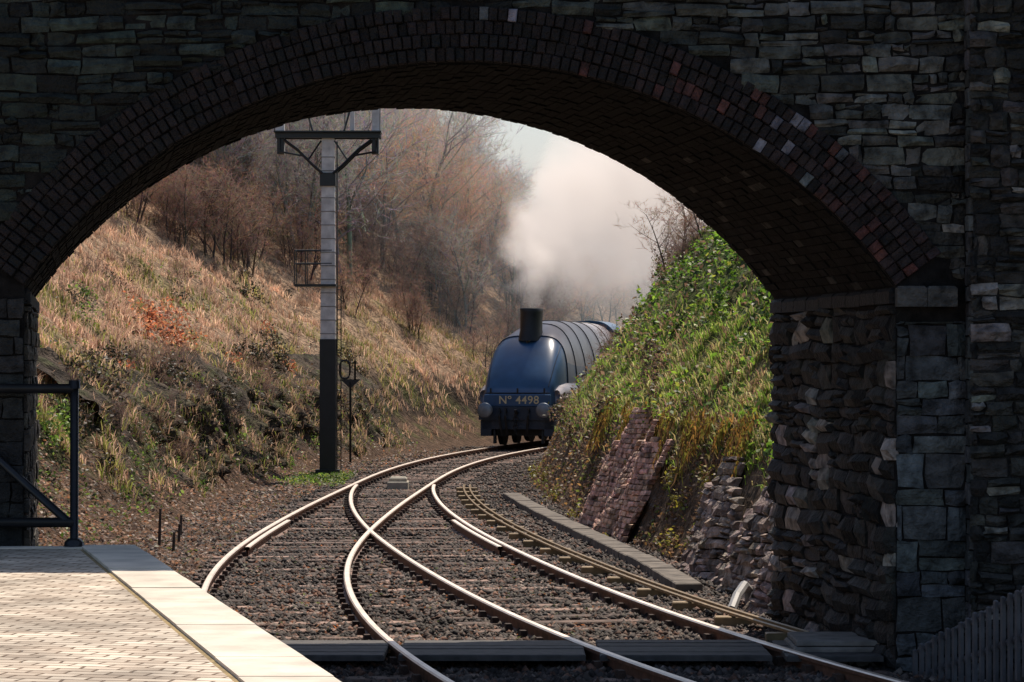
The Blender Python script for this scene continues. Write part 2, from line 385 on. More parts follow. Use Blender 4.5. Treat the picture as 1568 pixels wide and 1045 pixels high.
ro=R+.47
def inring(x,z,y=Y0,r=ro):
    return (x-xc(y))**2+(z-ZC)**2<(r-.03)**2
mb=MB()
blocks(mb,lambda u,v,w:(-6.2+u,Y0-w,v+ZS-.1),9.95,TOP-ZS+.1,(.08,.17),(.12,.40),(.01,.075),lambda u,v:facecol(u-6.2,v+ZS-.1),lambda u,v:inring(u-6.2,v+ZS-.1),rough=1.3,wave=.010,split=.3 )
xr0=xc(Y0)+HS; xl0=xc(Y0)-HS
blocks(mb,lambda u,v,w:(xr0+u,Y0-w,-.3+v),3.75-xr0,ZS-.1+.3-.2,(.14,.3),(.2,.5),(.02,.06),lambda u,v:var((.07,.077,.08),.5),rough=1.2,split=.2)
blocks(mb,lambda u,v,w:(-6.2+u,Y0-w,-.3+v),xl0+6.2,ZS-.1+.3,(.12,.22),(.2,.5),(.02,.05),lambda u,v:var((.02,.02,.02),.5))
for X0,X1 in((3.75,6.0),):
    blocks(mb,lambda u,v,w:(X0+u,Y0-.2-w,-.3+v),X1-X0,TOP+.3,(.09,.19),(.10,.36),(.01,.1),lambda u,v:(var((.036,.033,.03),.8) if random.random()>.12 else var((.19,.18,.16),.3)),rough=1.6,wave=.015,split=.35)
    blocks(mb,lambda u,v,w:(X0-w,Y0-.2+u,-.3+v),.2,TOP+.3,(.12,.2),(.2,.3),(.0,.02),lambda u,v:var((.06,.06,.06),.5))
mb.box(((3.78+6)/2,Y0-.1,2.6),(6-3.78,.2,5.78),core)
mb.obj('face_stones',M_stone,br)
mb=MB()
for i in range(2):
    mb.box((xr0+.0+.12+i*.25,Y0-.03,ZS-.09),(.245,.2,.17),(.075,.07,.065),bev=.02)
for s in (-1,1):
    for k in range(9):
        y=Y0+.25+k*.46; mb.box((xc(y)+s*(HS+.05),y,ZS-.09+random.uniform(-.01,.01)),(.2,.45,.13),(.014,.013,.013),rot=.147,bev=.03)
mb.obj('imposts',M_stone,br)
mb=MB(); D=Y1-Y0
def wallmap(s): return lambda u,v,w:(xc(Y0+u)+s*(HS-w),Y0+u,-.3+v)
blocks(mb,wallmap(1),D,ZS+.3-.16,(.1,.24),(.16,.5),(.02,.12),lambda u,v:(var((.025,.023,.021),.8) if random.random()>.08+.22*(u>2.3)*(v<2.2) else var((.26,.235,.21),.4)),rough=1.6,wave=.02,split=.25)  # extra pale stones low at the far end paint light through the arch
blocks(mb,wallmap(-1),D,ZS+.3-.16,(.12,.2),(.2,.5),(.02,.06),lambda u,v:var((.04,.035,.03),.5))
blocks(mb,lambda u,v,w:(xc(Y1)+HS+u,Y1+w,-.3+v),2.0,TOP+.3,(.13,.24),(.2,.45),(.0,.03),lambda u,v:var((.09,.08,.07),.4),lambda u,v:inring(xc(Y1)+HS+u,v-.3,Y1,R+.02))
blocks(mb,lambda u,v,w:(xc(Y1)-HS-u,Y1+w,-.3+v),3.0,TOP+.3,(.13,.24),(.2,.45),(.0,.03),lambda u,v:var((.09,.08,.07),.4),lambda u,v:inring(xc(Y1)-HS-u,v-.3,Y1,R+.02))
mb.obj('abutment_stones',M_stone,br)
mb=MB()
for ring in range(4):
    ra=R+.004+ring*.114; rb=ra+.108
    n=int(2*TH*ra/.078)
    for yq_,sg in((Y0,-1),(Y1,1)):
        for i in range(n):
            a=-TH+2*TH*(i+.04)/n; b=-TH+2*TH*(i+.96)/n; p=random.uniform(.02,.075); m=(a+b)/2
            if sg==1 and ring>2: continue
            br_=.007+.010*max(0,m); c=var((br_*1.4,br_*.85,br_*.85),.65)  # sooty ring darkened further, shade on the left put into the colour
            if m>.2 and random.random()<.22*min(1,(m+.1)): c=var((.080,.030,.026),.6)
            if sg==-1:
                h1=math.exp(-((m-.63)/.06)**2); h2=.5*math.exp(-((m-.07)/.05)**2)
                if random.random()<h1*.25+h2*.12: c=var((.13,.13,.15),.6)  # paler bricks paint the dappled sun highlights on the ring
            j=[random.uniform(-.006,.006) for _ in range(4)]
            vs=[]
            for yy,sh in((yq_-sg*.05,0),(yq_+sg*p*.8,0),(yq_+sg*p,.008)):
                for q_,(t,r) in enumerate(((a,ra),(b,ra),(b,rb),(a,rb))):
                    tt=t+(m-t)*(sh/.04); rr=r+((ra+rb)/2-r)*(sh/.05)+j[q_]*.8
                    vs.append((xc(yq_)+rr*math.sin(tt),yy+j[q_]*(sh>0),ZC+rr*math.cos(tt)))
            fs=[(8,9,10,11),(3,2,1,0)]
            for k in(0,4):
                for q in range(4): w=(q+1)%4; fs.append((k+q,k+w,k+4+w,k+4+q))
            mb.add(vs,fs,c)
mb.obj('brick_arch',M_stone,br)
mb=MB()
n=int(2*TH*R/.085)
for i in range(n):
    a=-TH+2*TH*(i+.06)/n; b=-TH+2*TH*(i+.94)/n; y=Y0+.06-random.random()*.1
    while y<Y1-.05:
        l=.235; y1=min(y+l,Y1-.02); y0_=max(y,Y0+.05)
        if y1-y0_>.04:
            p=random.uniform(.004,.02); m=(a+b)/2; kk=.5 if m<.35 else .5+1.6*(m-.35)  # soot plus painted barrel shade, easing off towards the right
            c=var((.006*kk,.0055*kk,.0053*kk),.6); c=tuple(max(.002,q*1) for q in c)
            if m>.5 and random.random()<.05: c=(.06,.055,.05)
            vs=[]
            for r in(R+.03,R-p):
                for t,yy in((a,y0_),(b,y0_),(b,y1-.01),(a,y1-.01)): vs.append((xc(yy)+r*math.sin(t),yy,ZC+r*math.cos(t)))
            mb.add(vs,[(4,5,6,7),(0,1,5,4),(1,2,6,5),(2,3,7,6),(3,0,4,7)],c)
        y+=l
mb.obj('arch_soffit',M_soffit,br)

# ---------------------------------------------------------------- platform (left), paving
def PE(y): return -3.12+.228*(23.55-y)
pf=empty('station_platform')
m,nt,b=mat_new('platform_paving'); L=nt.links
tc=N(nt,'ShaderNodeTexCoord'); mp=N(nt,'ShaderNodeMapping'); mp.inputs['Rotation'].default_value=(0,0,.22)
bt=N(nt,'ShaderNodeTexBrick'); bt.inputs['Scale'].default_value=4.4; bt.inputs['Color1'].default_value=(.48,.39,.30,1); bt.inputs['Color2'].default_value=(.76,.66,.53,1); bt.inputs['Mortar'].default_value=(.19,.12,.07,1)
bt.inputs['Mortar Size'].default_value=.045; bt.inputs['Mortar Smooth'].default_value=.6; bt.inputs['Brick Width'].default_value=.9; bt.inputs['Row Height'].default_value=.5
nd=N(nt,'ShaderNodeTexNoise'); nd.inputs['Scale'].default_value=3.5
vm=N(nt,'ShaderNodeVectorMath',operation='MULTIPLY_ADD'); vm.inputs[1].default_value=(.08,.08,0)
L.new(tc.outputs['Object'],mp.inputs[0]); L.new(tc.outputs['Object'],nd.inputs['Vector']); L.new(nd.outputs['Color'],vm.inputs[0]); L.new(mp.outputs[0],vm.inputs[2]); L.new(vm.outputs[0],bt.inputs['Vector'])
n3=N(nt,'ShaderNodeTexNoise'); n3.inputs['Scale'].default_value=1.6; n3.inputs['Detail'].default_value=8; L.new(tc.outputs['Object'],n3.inputs['Vector'])
mr=N(nt,'ShaderNodeMapRange'); mr.inputs['From Min'].default_value=.35; mr.inputs['From Max'].default_value=.65; mr.inputs['To Min'].default_value=.6; mr.inputs['To Max'].default_value=1.15; L.new(n3.outputs['Fac'],mr.inputs[0])
sc=N(nt,'ShaderNodeVectorMath',operation='SCALE'); L.new(bt.outputs['Color'],sc.inputs[0]); L.new(mr.outputs[0],sc.inputs['Scale']); L.new(sc.outputs[0],b.inputs['Base Color'])
b.inputs['Roughness'].default_value=.85
bp=N(nt,'ShaderNodeBump'); bp.inputs['Strength'].default_value=.9; bp.inputs['Distance'].default_value=.02; bp.invert=True; L.new(bt.outputs['Fac'],bp.inputs['Height']); L.new(bp.outputs[0],b.inputs['Normal'])
M_pave=m
M_edge=mat_plain('painted_edge',(.70,.62,.51),.75,0,.22,3,.3)
M_moss=mat_plain('mossy_joint',(.30,.22,.10),.9,0,.4,14,.4)
def strip(name,a,b,z0,z1,mat,ya=-8,yb=23.55):
    mb=MB(); A=[(PE(ya)+a,ya),(PE(ya)+b,ya),(PE(yb)+b,yb),(PE(yb)+a,yb)]
    mb.add([(p[0],p[1],z0) for p in A]+[(p[0],p[1],z1) for p in A],[(3,2,1,0),(4,5,6,7),(0,1,5,4),(1,2,6,5),(2,3,7,6),(3,0,4,7)])
    return mb.obj(name,mat,pf)
strip('brick_paving',-9,-.49,-.3,.895,M_pave,-8,23.2)
mb=MB(); y=-8.0
while y<23.5:
    y2=min(y+.9,23.55); A=[(PE(y)-.455,y+.006),(PE(y),y+.006),(PE(y2),y2-.006),(PE(y2)-.455,y2-.006)]; zt=.91+random.uniform(-.003,.003)
    mb.add([(p[0],p[1],-.3) for p in A]+[(p[0],p[1],zt) for p in A],[(3,2,1,0),(4,5,6,7),(0,1,5,4),(1,2,6,5),(2,3,7,6),(3,0,4,7)]); y+=.9
mb.obj('coping_edge',M_edge,pf)
strip('end_coping',-9,-.46,-.3,.903,M_edge,23.21,23.44)
strip('moss_joint',-.487,-.457,-.3,.892,M_moss,-8,23.2)

rp=empty('platform_ramp_fence')
mb=MB()
def rxp(y): return 3.30+.33*(23.3-y)
def rz(y): return min(.45,-.45+.36*(23.3-y))
n=30
for i in range(n):
    ya=23.25-i*.3; yb=ya-.3
    xa,xb=rxp(ya)+.12,rxp(yb)+.12
    mb.add([(xa,ya,-.4),(xb,yb,-.4),(xb,yb,rz(yb)),(xa,ya,rz(ya)),(xa+3,ya,rz(ya)),(xb+3,yb,rz(yb))],[(0,1,2,3),(3,2,5,4)],(.05,.05,.05))
mb.obj('ramp_body',M_dplank,rp)
mb=MB()
for i in range(75):
    y=23.3-i*.11; x=rxp(y); z0=rz(y)-.15; z1=min(1.35,.08+.37*(23.3-y))+random.uniform(-.015,.015)
    mb.box((x,y,(z0+z1)/2),(.03,.035,z1-z0),(.1,.1,.1),0,.32,bev=.01)
for dz in(.03,.4):
    mb.tube([(rxp(23.3)+.04,23.3,.08-dz*.6),(rxp(21)+.04,21,.92-dz),(rxp(19.8)+.04,19.8,1.33-dz),(rxp(15)+.04,15,1.35-dz)],.03,6)
mb.obj('pickets',mat_plain('grey_pickets',(.10,.10,.11),.6,0,.3),rp)

mb=MB(); Yh=23.4; px=-3.6
mb.tube([(px,Yh,.9),(px,Yh,2.24)],.035,10); mb.tube([(px,Yh,2.2),(px,Yh,2.27)],[.05,.045],12)
mb.tube([(px,Yh,2.2),(-7,Yh,2.2)],.042,10); mb.tube([(px,Yh,1.1),(-7,Yh,1.1)],.042,10)
mb.tube([(px-.02,Yh,1.08),(-4.6,Yh,1.95),(-4.75,Yh,2.2)],.035,8)
mb.tube([(-4.8,Yh,.9),(-4.8,Yh,2.24)],.035,10); mb.tube([(-6.2,Yh,.9),(-6.2,Yh,2.24)],.035,10)
mb.tube([(px,Yh,.9),(px,Yh,.94),(px,Yh,.97)],[.085,.08,.05],12)
mb.obj('platform_handrail',M_black,smooth=True)

# ---------------------------------------------------------------- retaining walls
rw=empty('stone_retaining_wall'); mb=MB()
def wm(ya,yb,lean=.26,bulge=.0):
    def f(u,v,w):
        y=yb-u*1.0; x=float(XR(y))-.1+lean*v-w+.06*math.sin(y*2.3+v*2)+.04*math.sin(y*5.1); return (x,y,-.2+v)
    return f
blocks(mb,wm(28.2,36.2,.40),8.0,1.45,(.1,.2),(.16,.4),(.02,.1),lambda u,v:var((.25,.19,.16),.5),lambda u,v:v>1.15+.3*math.sin(u*1.7)-.2*math.cos(u*4),rough=1.3,wave=.02,split=.3)
mb.obj('stones',M_stone,rw)
bw=empty('brick_retaining_wall'); mb=MB()
def bskip(u,v):
    return v>1.9-.5*abs(math.sin(u*.9+.5))+.25*math.sin(u*3)+.12*math.sin(u*11) or u<.5+.25*math.sin(v*4)+.15*math.sin(v*11) or u>5.9+.3*math.sin(v*5+1)+.15*math.sin(v*13) or (math.sin(u*7.3+v*5)*math.sin(v*9+u*2)>.9)
blocks(mb,wm(39.5,46.5,.40),7,1.95,(.075,.08),(.2,.24),(.005,.05),lambda u,v:var((.54,.33,.25),.45),bskip,gap=.006,wave=.014)
mb.obj('bricks',M_stone,bw)

# ---------------------------------------------------------------- vegetation scatter
def ysample(n,a,b,p=1.6):
    u=rng.random(n); q=1-p
    return (a**q+(b**q-a**q)*u)**(1/q)
def blades(name,x,y,z,h,lean,col,w0=.012,rad=None):
    n=len(x); a=rng.random(n)*6.28; wd=rng.uniform(.6,1.4,n)*w0
    ox,oy=np.cos(a)*wd,np.sin(a)*wd
    b=rng.random(n)*6.28; lx=lean*np.cos(b)*h; ly=lean*np.sin(b)*h
    P=np.zeros((n,5,3))
    P[:,0]=np.stack([x-ox,y-oy,z-.03],1); P[:,1]=np.stack([x+ox,y+oy,z-.03],1)
    P[:,2]=np.stack([x+ox*.7+lx*.35,y+oy*.7+ly*.35,z+h*.6],1); P[:,3]=np.stack([x-ox*.7+lx*.35,y-oy*.7+ly*.35,z+h*.6],1)
    P[:,4]=np.stack([x+lx,y+ly,z+h*np.sqrt(np.clip(1-lean**2*.5,.2,1))],1)
    o=np.arange(n)[:,None]*5
    F=np.concatenate([o+np.array([[0,1,2]]),o+np.array([[0,2,3]]),o+np.array([[3,2,4]])])
    C=np.repeat(col,5,0); C=C.reshape(n,5,3); C[:,:2]*=.65; C[:,4]*=1.15
    return np_mesh(name,P.reshape(-1,3),F,C.reshape(-1,3),M_grass)
def tufts(nt_,per,side,s0,s1,ya,yb,p,spread=.12):
    yv=ysample(nt_,ya,yb,p); s=rng.uniform(s0,s1,nt_)
    y=np.repeat(yv,per)+rng.normal(0,spread,nt_*per); ss=np.repeat(s,per)+rng.normal(0,spread,nt_*per)
    x=XL(y)-ss if side<0 else XR(y)+ss
    return x,y,ss,np.repeat(rng.random(nt_),per)
def mixcol(cols,w):
    W=np.stack(w,1); W=W/W.sum(1,keepdims=True); r=rng.random(len(W))[:,None]; k=(np.cumsum(W,1)<r).sum(1).clip(0,len(cols)-1)
    return np.array(cols)[k]*rng.uniform(.65,1.35,(len(W),1))
x,y,s,t=tufts(15500,20,-1,.6,15,28,105,1.9,.11)
k=(s>1.9)|((y>44)&((fbm(x,y,1.6,3,5)>.1)|(s>1.6))); x,y,s,t=x[k],y[k],s[k],t[k]
n1=fbm(x,y,5,4,3); n2=fbm(x,y,2,3,5)
gr=np.clip(n1*1.4+.15*n2-.1+ (s<4.5)*.5,0.03,1.8)
col=mixcol([(.78,.55,.39),(.63,.40,.29),(.27,.30,.07),(.46,.41,.14),(.45,.24,.15)],[np.full_like(x,1.),np.full_like(x,.8),gr*1.2,gr,np.clip(-n2,0.05,1)])
col*=(1+.28*fbm(x,y,3.3,3,9))[:,None].clip(.45,1.4)
h=rng.uniform(.1,.33,len(x))*(.6+.6*t)*(1+.35*n2).clip(.4,1.6)
blades('dry_grass',x,y,Hgt(x,y),h,rng.uniform(.15,.95,len(x)),col,.011)
def leaves(name,x,y,z,size,col,flat=0.5,mat=None):
    n=len(x); nrm=rng.normal(0,1,(n,3)); nrm[:,2]=np.abs(nrm[:,2])+flat; nrm/=np.linalg.norm(nrm,axis=1,keepdims=True)
    t=np.cross(nrm,rng.normal(0,1,(n,3))); t/=np.linalg.norm(t,axis=1,keepdims=True); b2=np.cross(nrm,t)
    c=np.stack([x,y,z],1); sz=size[:,None]
    P=np.stack([c-t*sz,c-b2*sz*.55+nrm*sz*.12,c+t*sz,c+b2*sz*.55+nrm*sz*.12],1)
    F=np.arange(n*4).reshape(n,4)
    return np_mesh(name,P.reshape(-1,3),F,np.repeat(col,4,0),mat or M_leaf)
n=34000; y=ysample(n,28,84,1.8); s=rng.uniform(-1.3,1.9,n); x=XL(y)-s
rk=sstep(42,50,y)*(1-sstep(74,84,y)); k=(rng.random(n)>rk*(s>.5)*.6); x,y,s=x[k],y[k],s[k]; n=len(x)
col=mixcol([(.24,.145,.095),(.36,.22,.15),(.13,.085,.065),(.42,.18,.09),(.12,.13,.04)],[np.ones(n),np.ones(n)*.7,np.ones(n)*.8,np.ones(n)*.12,np.ones(n)*.2])
leaves('leaf_litter',x,y,Hgt(x,y)+rng.uniform(.0,.05,n),rng.uniform(.02,.05,n),col,1.2)
n=5200; y=ysample(n,25,60,1.6); x=c1(y)-2+rng.random(n)*5.5; 
col=mixcol([(.4,.15,.06),(.28,.15,.09),(.14,.17,.05)],[np.ones(n)*.4,np.ones(n),np.ones(n)*.3])
k=(x<XR(y))&(fbm(x,y,1.5,3,8)>.0); leaves('fallen_leaves',x[k],y[k],(Hgt(x,y)+.035)[k],rng.uniform(.015,.035,n)[k],col[k],1.5)
# ivy, moss and dead stems clinging to the rock
ii=rng.choice(len(ROCKV),26000,replace=True); ii=ii[(ROCKF[ii]>.1)]
P_=ROCKV[ii]+rng.normal(0,.05,(len(ii),3))+np.array([.04,0,.02]); nn=fbm(P_[:,1],P_[:,2]*2,1.5,3,19); k=nn>-.05; P_=P_[k]; n=len(P_)
leaves('rock_ivy',P_[:,0],P_[:,1],P_[:,2],rng.uniform(.02,.05,n),mixcol([(.10,.16,.035),(.16,.11,.07),(.07,.09,.03),(.34,.24,.15)],[np.ones(n),np.ones(n)*.9,np.ones(n)*.8,np.ones(n)*.5]),.3)
ii=rng.choice(len(ROCKV),9000,replace=True); ii=ii[(ROCKF[ii]>.05)]; P_=ROCKV[ii]; k=fbm(P_[:,1],P_[:,2],1.1,3,21)>.15; P_=np.repeat(P_[k],6,0)+rng.normal(0,.05,(int(k.sum())*6,3)); n=len(P_)
blades('rock_grass',P_[:,0],P_[:,1],P_[:,2],rng.uniform(.08,.28,n),rng.uniform(.4,1.3,n),mixcol([(.60,.42,.28),(.26,.28,.07),(.42,.26,.17)],[np.ones(n),np.ones(n)*.7,np.ones(n)*.8]),.010)
def clump(cx,cy,cz,r,n,size,cols,hz=.7):
    u=rng.normal(0,1,(n,3)); u/=np.linalg.norm(u,axis=1,keepdims=True); u*=(rng.random(n)**.4)[:,None]*r
    lob=1+.35*np.sin(u[:,0]/r*5+cx)+.25*np.cos(u[:,1]/r*6+cy); u*=lob[:,None]
    return cx+u[:,0],cy+u[:,1],cz+u[:,2]*hz,rng.uniform(.5,1.3,n)*size,np.array(cols)[rng.integers(0,len(cols),n)]*rng.uniform(.5,1.4,(n,1))
def bush(name,lst,n,size,cols,hz=.7,side=-1):
    A=[]
    for (y_,s_,r_) in lst:
        x_=float(XL(y_))-s_ if side<0 else float(XR(y_))+s_
        A.append(clump(x_,y_,float(Hgt(x_,y_))+r_*.25,r_,int(n*r_*r_),size,cols,hz))
    X=[np.concatenate([a[i] for a in A]) for i in range(5)]
    return leaves(name,X[0],X[1],X[2],X[3],X[4],.3)
darkc=[(.04,.035,.022),(.055,.04,.028),(.035,.045,.018),(.09,.055,.035)]
greenc=[(.14,.25,.04),(.08,.14,.03),(.24,.35,.07)]
rr=random.Random(5)
bush('bramble_bush',[(72,2.1,.75),(71,2.5,.5),(58,1.7,.6),(57,1.9,.6),(50,2.0,.6),(61,1.6,.6),(64,1.7,.55),(68,1.7,.5),(46,1.9,.45),(53,1.6,.55),(60,4.2,.45),(70,5.5,.5),(78,3.5,.5),(82,5,.5),(84,2.4,.55),(85,2.9,.5)]+[(rr.uniform(45,82),rr.uniform(1.0,2.6),rr.uniform(.2,.42)) for _ in range(32)]+[(rr.uniform(60,95),rr.uniform(3.5,9),rr.uniform(.2,.45)) for _ in range(16)],2400,.042,darkc)
bush('bracken_bush',[(66,3.6,.8),(64,3.2,.6),(68,4.0,.5),(62,2.9,.45),(67,3.1,.5),(55,2.3,.3),(70,2.6,.35),(76,2.4,.4),(80,4.0,.4)],1600,.05,[(.66,.22,.10),(.52,.17,.09),(.75,.36,.18),(.25,.12,.08)])
bush('green_bank_shrub',[(36,2.2,.3),(38,2.6,.35),(42,2.4,.4),(34,1.8,.25),(44,1.75,.4),(45,1.9,.4),(43.5,2.2,.35),(40,1.5,.2),(62,4.3,.4),(60,4.0,.35),(51,3.6,.3),(66,4.9,.4),(33,1.4,.22),(43,3.2,.3),(46,2.0,.3),(37,3.4,.3)]+[(rr.uniform(46,80),rr.uniform(.3,2.6),rr.uniform(.12,.28)) for _ in range(26)],1700,.045,greenc)
n=44000; y=ysample(n,28,84,1.8); s=rng.uniform(.3,6,n); x=XL(y)-s; n1=fbm(x,y,1.6,3,7)
k=n1>.2; x,y=x[k],y[k]; n=len(x)
leaves('bank_weeds',x,y,Hgt(x,y)+rng.uniform(.02,.16,n),rng.uniform(.02,.05,n),np.array(greenc+darkc[:2])[rng.integers(0,5,n)]*rng.uniform(.6,1.3,(n,1)),.4)
n=2500; x=rng.normal(-4.0,.5,n); y=rng.normal(62.5,1.6,n); k=x<-3.55; x,y=x[k],y[k]; n=len(x)
leaves('verge_weeds',x,y,Hgt(x,y)+rng.uniform(.0,.12,n),rng.uniform(.02,.05,n),np.array(greenc+[(.30,.32,.07)])[rng.integers(0,4,n)]*rng.uniform(.6,1.3,(n,1)),.4)
# right bank
n=200000; y=ysample(n,29,92,1.7); s=rng.uniform(.6,7.5,n); x=XR(y)+s; n1=fbm(x,y,2.2,4,6); n2=fbm(x,y,4.5,3,9)
up=sstep(1.0,2.0,s+n2*.5)
dry=(1-sstep(1.6,2.8,s+n2*.6))*sstep(44,56,y)
keep=rng.random(n)<(.25+.75*up)*np.clip(.8+n1*1.6,.05,1)*(1-.35*dry); x,y,s,n1,n2,up,dry=[a[keep] for a in(x,y,s,n1,n2,up,dry)]; n=len(x)
col=mixcol([(.16,.31,.035),(.29,.45,.05),(.045,.09,.022),(.24,.15,.10),(.42,.46,.07)],[np.ones(n),np.clip(.4+n2*1.3,.03,2),np.clip(.8-n2*1.2,.1,3),np.ones(n)*.25+np.clip(-n1,0,1)*.9+dry*2.2,np.clip(n1*.8,.03,1)])
bumpz=np.clip(fbm(x,y,1.1,3,4),-.2,1)*.5
leaves('ivy_ground_cover',x,y,Hgt(x,y)+bumpz+rng.uniform(-.14,.08,n),rng.uniform(.026,.07,n),col,.5)
x,y,s,t=tufts(7500,20,1,.6,4.5,28.5,88,1.8,.09)
n1=fbm(x,y,2.5,3,3); n3=fbm(x,y,1.4,3,12)
w=(1-sstep(1.5,2.4,s))*np.interp(y,[45,60],[1,.5])
col=mixcol([(.56,.46,.20),(.28,.42,.07),(.42,.25,.17),(.60,.55,.27),(.30,.17,.11)],[w*.8+.05,np.clip(1.3+n1,.1,2),.12+np.clip(-n1,0,1.5),w*.4+.05,np.clip(-n1,0.05,1)])
k=rng.random(len(x))<(.04+.9*w)*np.clip(.7+n3,.1,1); x,y,s,t,col=x[k],y[k],s[k],t[k],col[k]
blades('bank_grass',x,y,Hgt(x,y)+np.clip(n3[k],0,1)*.08,rng.uniform(.05,.18,len(x))*(.6+.8*t),rng.uniform(.4,1.3,len(x)),col,.010)
x,y,s,t=tufts(300,26,1,.6,.85,28.5,52,1.5,.06)
h=-rng.uniform(.1,.3,len(x)); 
k=fbm(x,y,2.5,2,2)>.1; x,y,h=x[k],y[k],h[k]
blades('hanging_grass',x-.12,y,Hgt(x,y)+.12,h,rng.uniform(.1,.5,len(x)),mixcol([(.55,.30,.08),(.38,.36,.07),(.2,.12,.06)],[np.ones(len(x))]*3),.01)
n=16000; y=ysample(n,28.5,80,1.6); s=rng.uniform(.0,.9,n); x=XR(y)+s; n1=fbm(x,y,1.0,3,13)
k=(((y>36.4)&(y<40.3))|(y>46.2)|(s>.75))&(n1>-.3); x,y,n1=x[k],y[k],n1[k]; n=len(x)
col=mixcol([(.26,.16,.10),(.16,.10,.07),(.20,.24,.05),(.42,.24,.09)],[np.ones(n),np.ones(n),np.clip(.4+n1,.05,2),np.ones(n)*.3])
leaves('bank_face_litter',x,y,Hgt(x,y)+rng.uniform(0,.09,n),rng.uniform(.02,.055,n),col,.3)
bush('mossy_tussock',[(52,.05,.26),(41.5,-.25,.14),(57,.15,.3),(62,.1,.28),(47.3,-.05,.22),(37.5,.1,.25),(36.8,.5,.3),(39.3,.45,.25),(38.3,.35,.22)],3000,.03,[(.36,.32,.05),(.24,.22,.05),(.16,.09,.05)],.7,1)
bush('bramble_scrub',[(55,.6,.4),(60,.7,.45),(65,.7,.4),(70,.7,.35),(50,.8,.45),(48,1.4,.4),(46,1.3,.4),(37,1.6,.35),(57,3.5,.5),(63,3.2,.5),(52,3.6,.5),(44.5,1.0,.25),(41,1.0,.25),(48,3.4,.5),(68,3.2,.5)],2200,.04,[(.15,.10,.07),(.24,.15,.105),(.10,.07,.05),(.12,.14,.035)],.8,1)

# ---------------------------------------------------------------- bare trees
def gen_tree(seed,H,ncan=(9,6,6,7),spread=.55,colT=(.12,.10,.09),colW=(.20,.125,.095),wmin=.012,stems=1,tw=4):
    r=random.Random(seed); mb=MB(); RV=[];RC=[]
    def rib(p,d,l,w,col):
        a=Vector((r.uniform(-1,1),r.uniform(-1,1),r.uniform(-1,1))); u=d.cross(a).normalized()*w
        d2=(d+Vector((r.uniform(-.3,.3),r.uniform(-.3,.3),r.uniform(-.1,.35)))).normalized()
        m_=p+d*l*.5; e=m_+d2*l*.5
        RV.append((p-u,p+u,m_+u*.7,m_-u*.7)); RV.append((m_-u*.7,m_+u*.7,e+u*.25,e-u*.25)); RC.append(col);RC.append(col)
        return m_,e,d2
    def grow(p,d,l,rad,lv):
        if lv>=3:
            m_,e,d2=rib(p,d,l,max(wmin*.5,rad),tuple(c*r.uniform(.7,1.4) for c in colW))
            if lv==3:
                for k in range(tw):
                    q=p.lerp(e,r.uniform(.2,1)); dd=(d2+Vector((r.uniform(-1,1),r.uniform(-1,1),r.uniform(-.5,.9)))*.7).normalized()
                    rib(q,dd,l*r.uniform(.4,.7),wmin*.4,tuple(c*r.uniform(.8,1.5) for c in colW))
            return
        n=5 if lv==0 else 4; pts=[p];rs=[rad];dirs=[d]; dd=d
        for i in range(n):
            j=.16 if lv==0 else .3
            dd=(dd+Vector((r.uniform(-j,j),r.uniform(-j,j),r.uniform(-.05,.12)))).normalized(); pts.append(pts[-1]+dd*l/n); rs.append(rad*(1-(i+1)/(n)*.8)); dirs.append(dd)
        mb.tube(pts,rs,6 if lv==0 else(4 if lv==1 else 3),tuple(c*r.uniform(.8,1.2) for c in (colT if lv<2 else colW)),cap=False)
        for k in range(ncan[lv]):
            t=.22+.78*(k+r.random())/ncan[lv] if lv==0 else .15+.85*(k+r.random())/ncan[lv]
            f=min(t,.999)*n; i=int(f); q=pts[i].lerp(pts[i+1],f-i); b=dirs[i]
            a=r.random()*6.28; side=Vector((math.cos(a),math.sin(a),r.uniform(-.1,.5)))
            if lv>0: side=Vector((r.uniform(-1,1),r.uniform(-1,1),r.uniform(-.5,.9)))
            nd=(b*(.75-.3*lv*.3)+side.normalized()*(spread+.25+.1*lv)).normalized()
            grow(q,nd,l*(.52-.2*t*(lv==0))*r.uniform(.75,1.15),rad*(.5-.25*t)*1.0,lv+1)
    for s in range(stems):
        a=s*2.4; grow(Vector((.15*s*math.cos(a),.15*s*math.sin(a),-.3)),Vector((.25*math.cos(a)*(stems>1),.25*math.sin(a)*(stems>1),1)).normalized(),H*r.uniform(.85,1),H*.013,0)
    o=len(mb.v)
    V=list(mb.v)+[tuple(v) for q in RV for v in q]; C=list(mb.c)+[c for c in RC for _ in range(4)]
    Fq=list(mb.f)+[tuple(o+i*4+k for k in range(4)) for i in range(len(RV))]
    return np_mesh('bare_tree_mesh',V,np.array([f for f in Fq if len(f)==4]),np.array(C),M_bark,link=False)
near=[gen_tree(11+i,7.5,(11,7,6,0),.5,(.30,.28,.28),[(.54,.42,.34),(.42,.39,.38),(.64,.42,.28),(.48,.43,.38)][i%4],.02,1+i%2,5) for i in range(4)]
far=[gen_tree(31+i,9,(11,7,6,0),.5,(.3,.3,.31),[(.50,.46,.44),(.56,.45,.38)][i%2],.034,1+i%2,4) for i in range(3)]  # greyer tree colours carry painted distance haze
shr=[gen_tree(51+i,2.2,(8,6,5,0),.6,(.12,.09,.08),[(.26,.18,.15),(.40,.27,.20)][i],.009,3) for i in range(2)]
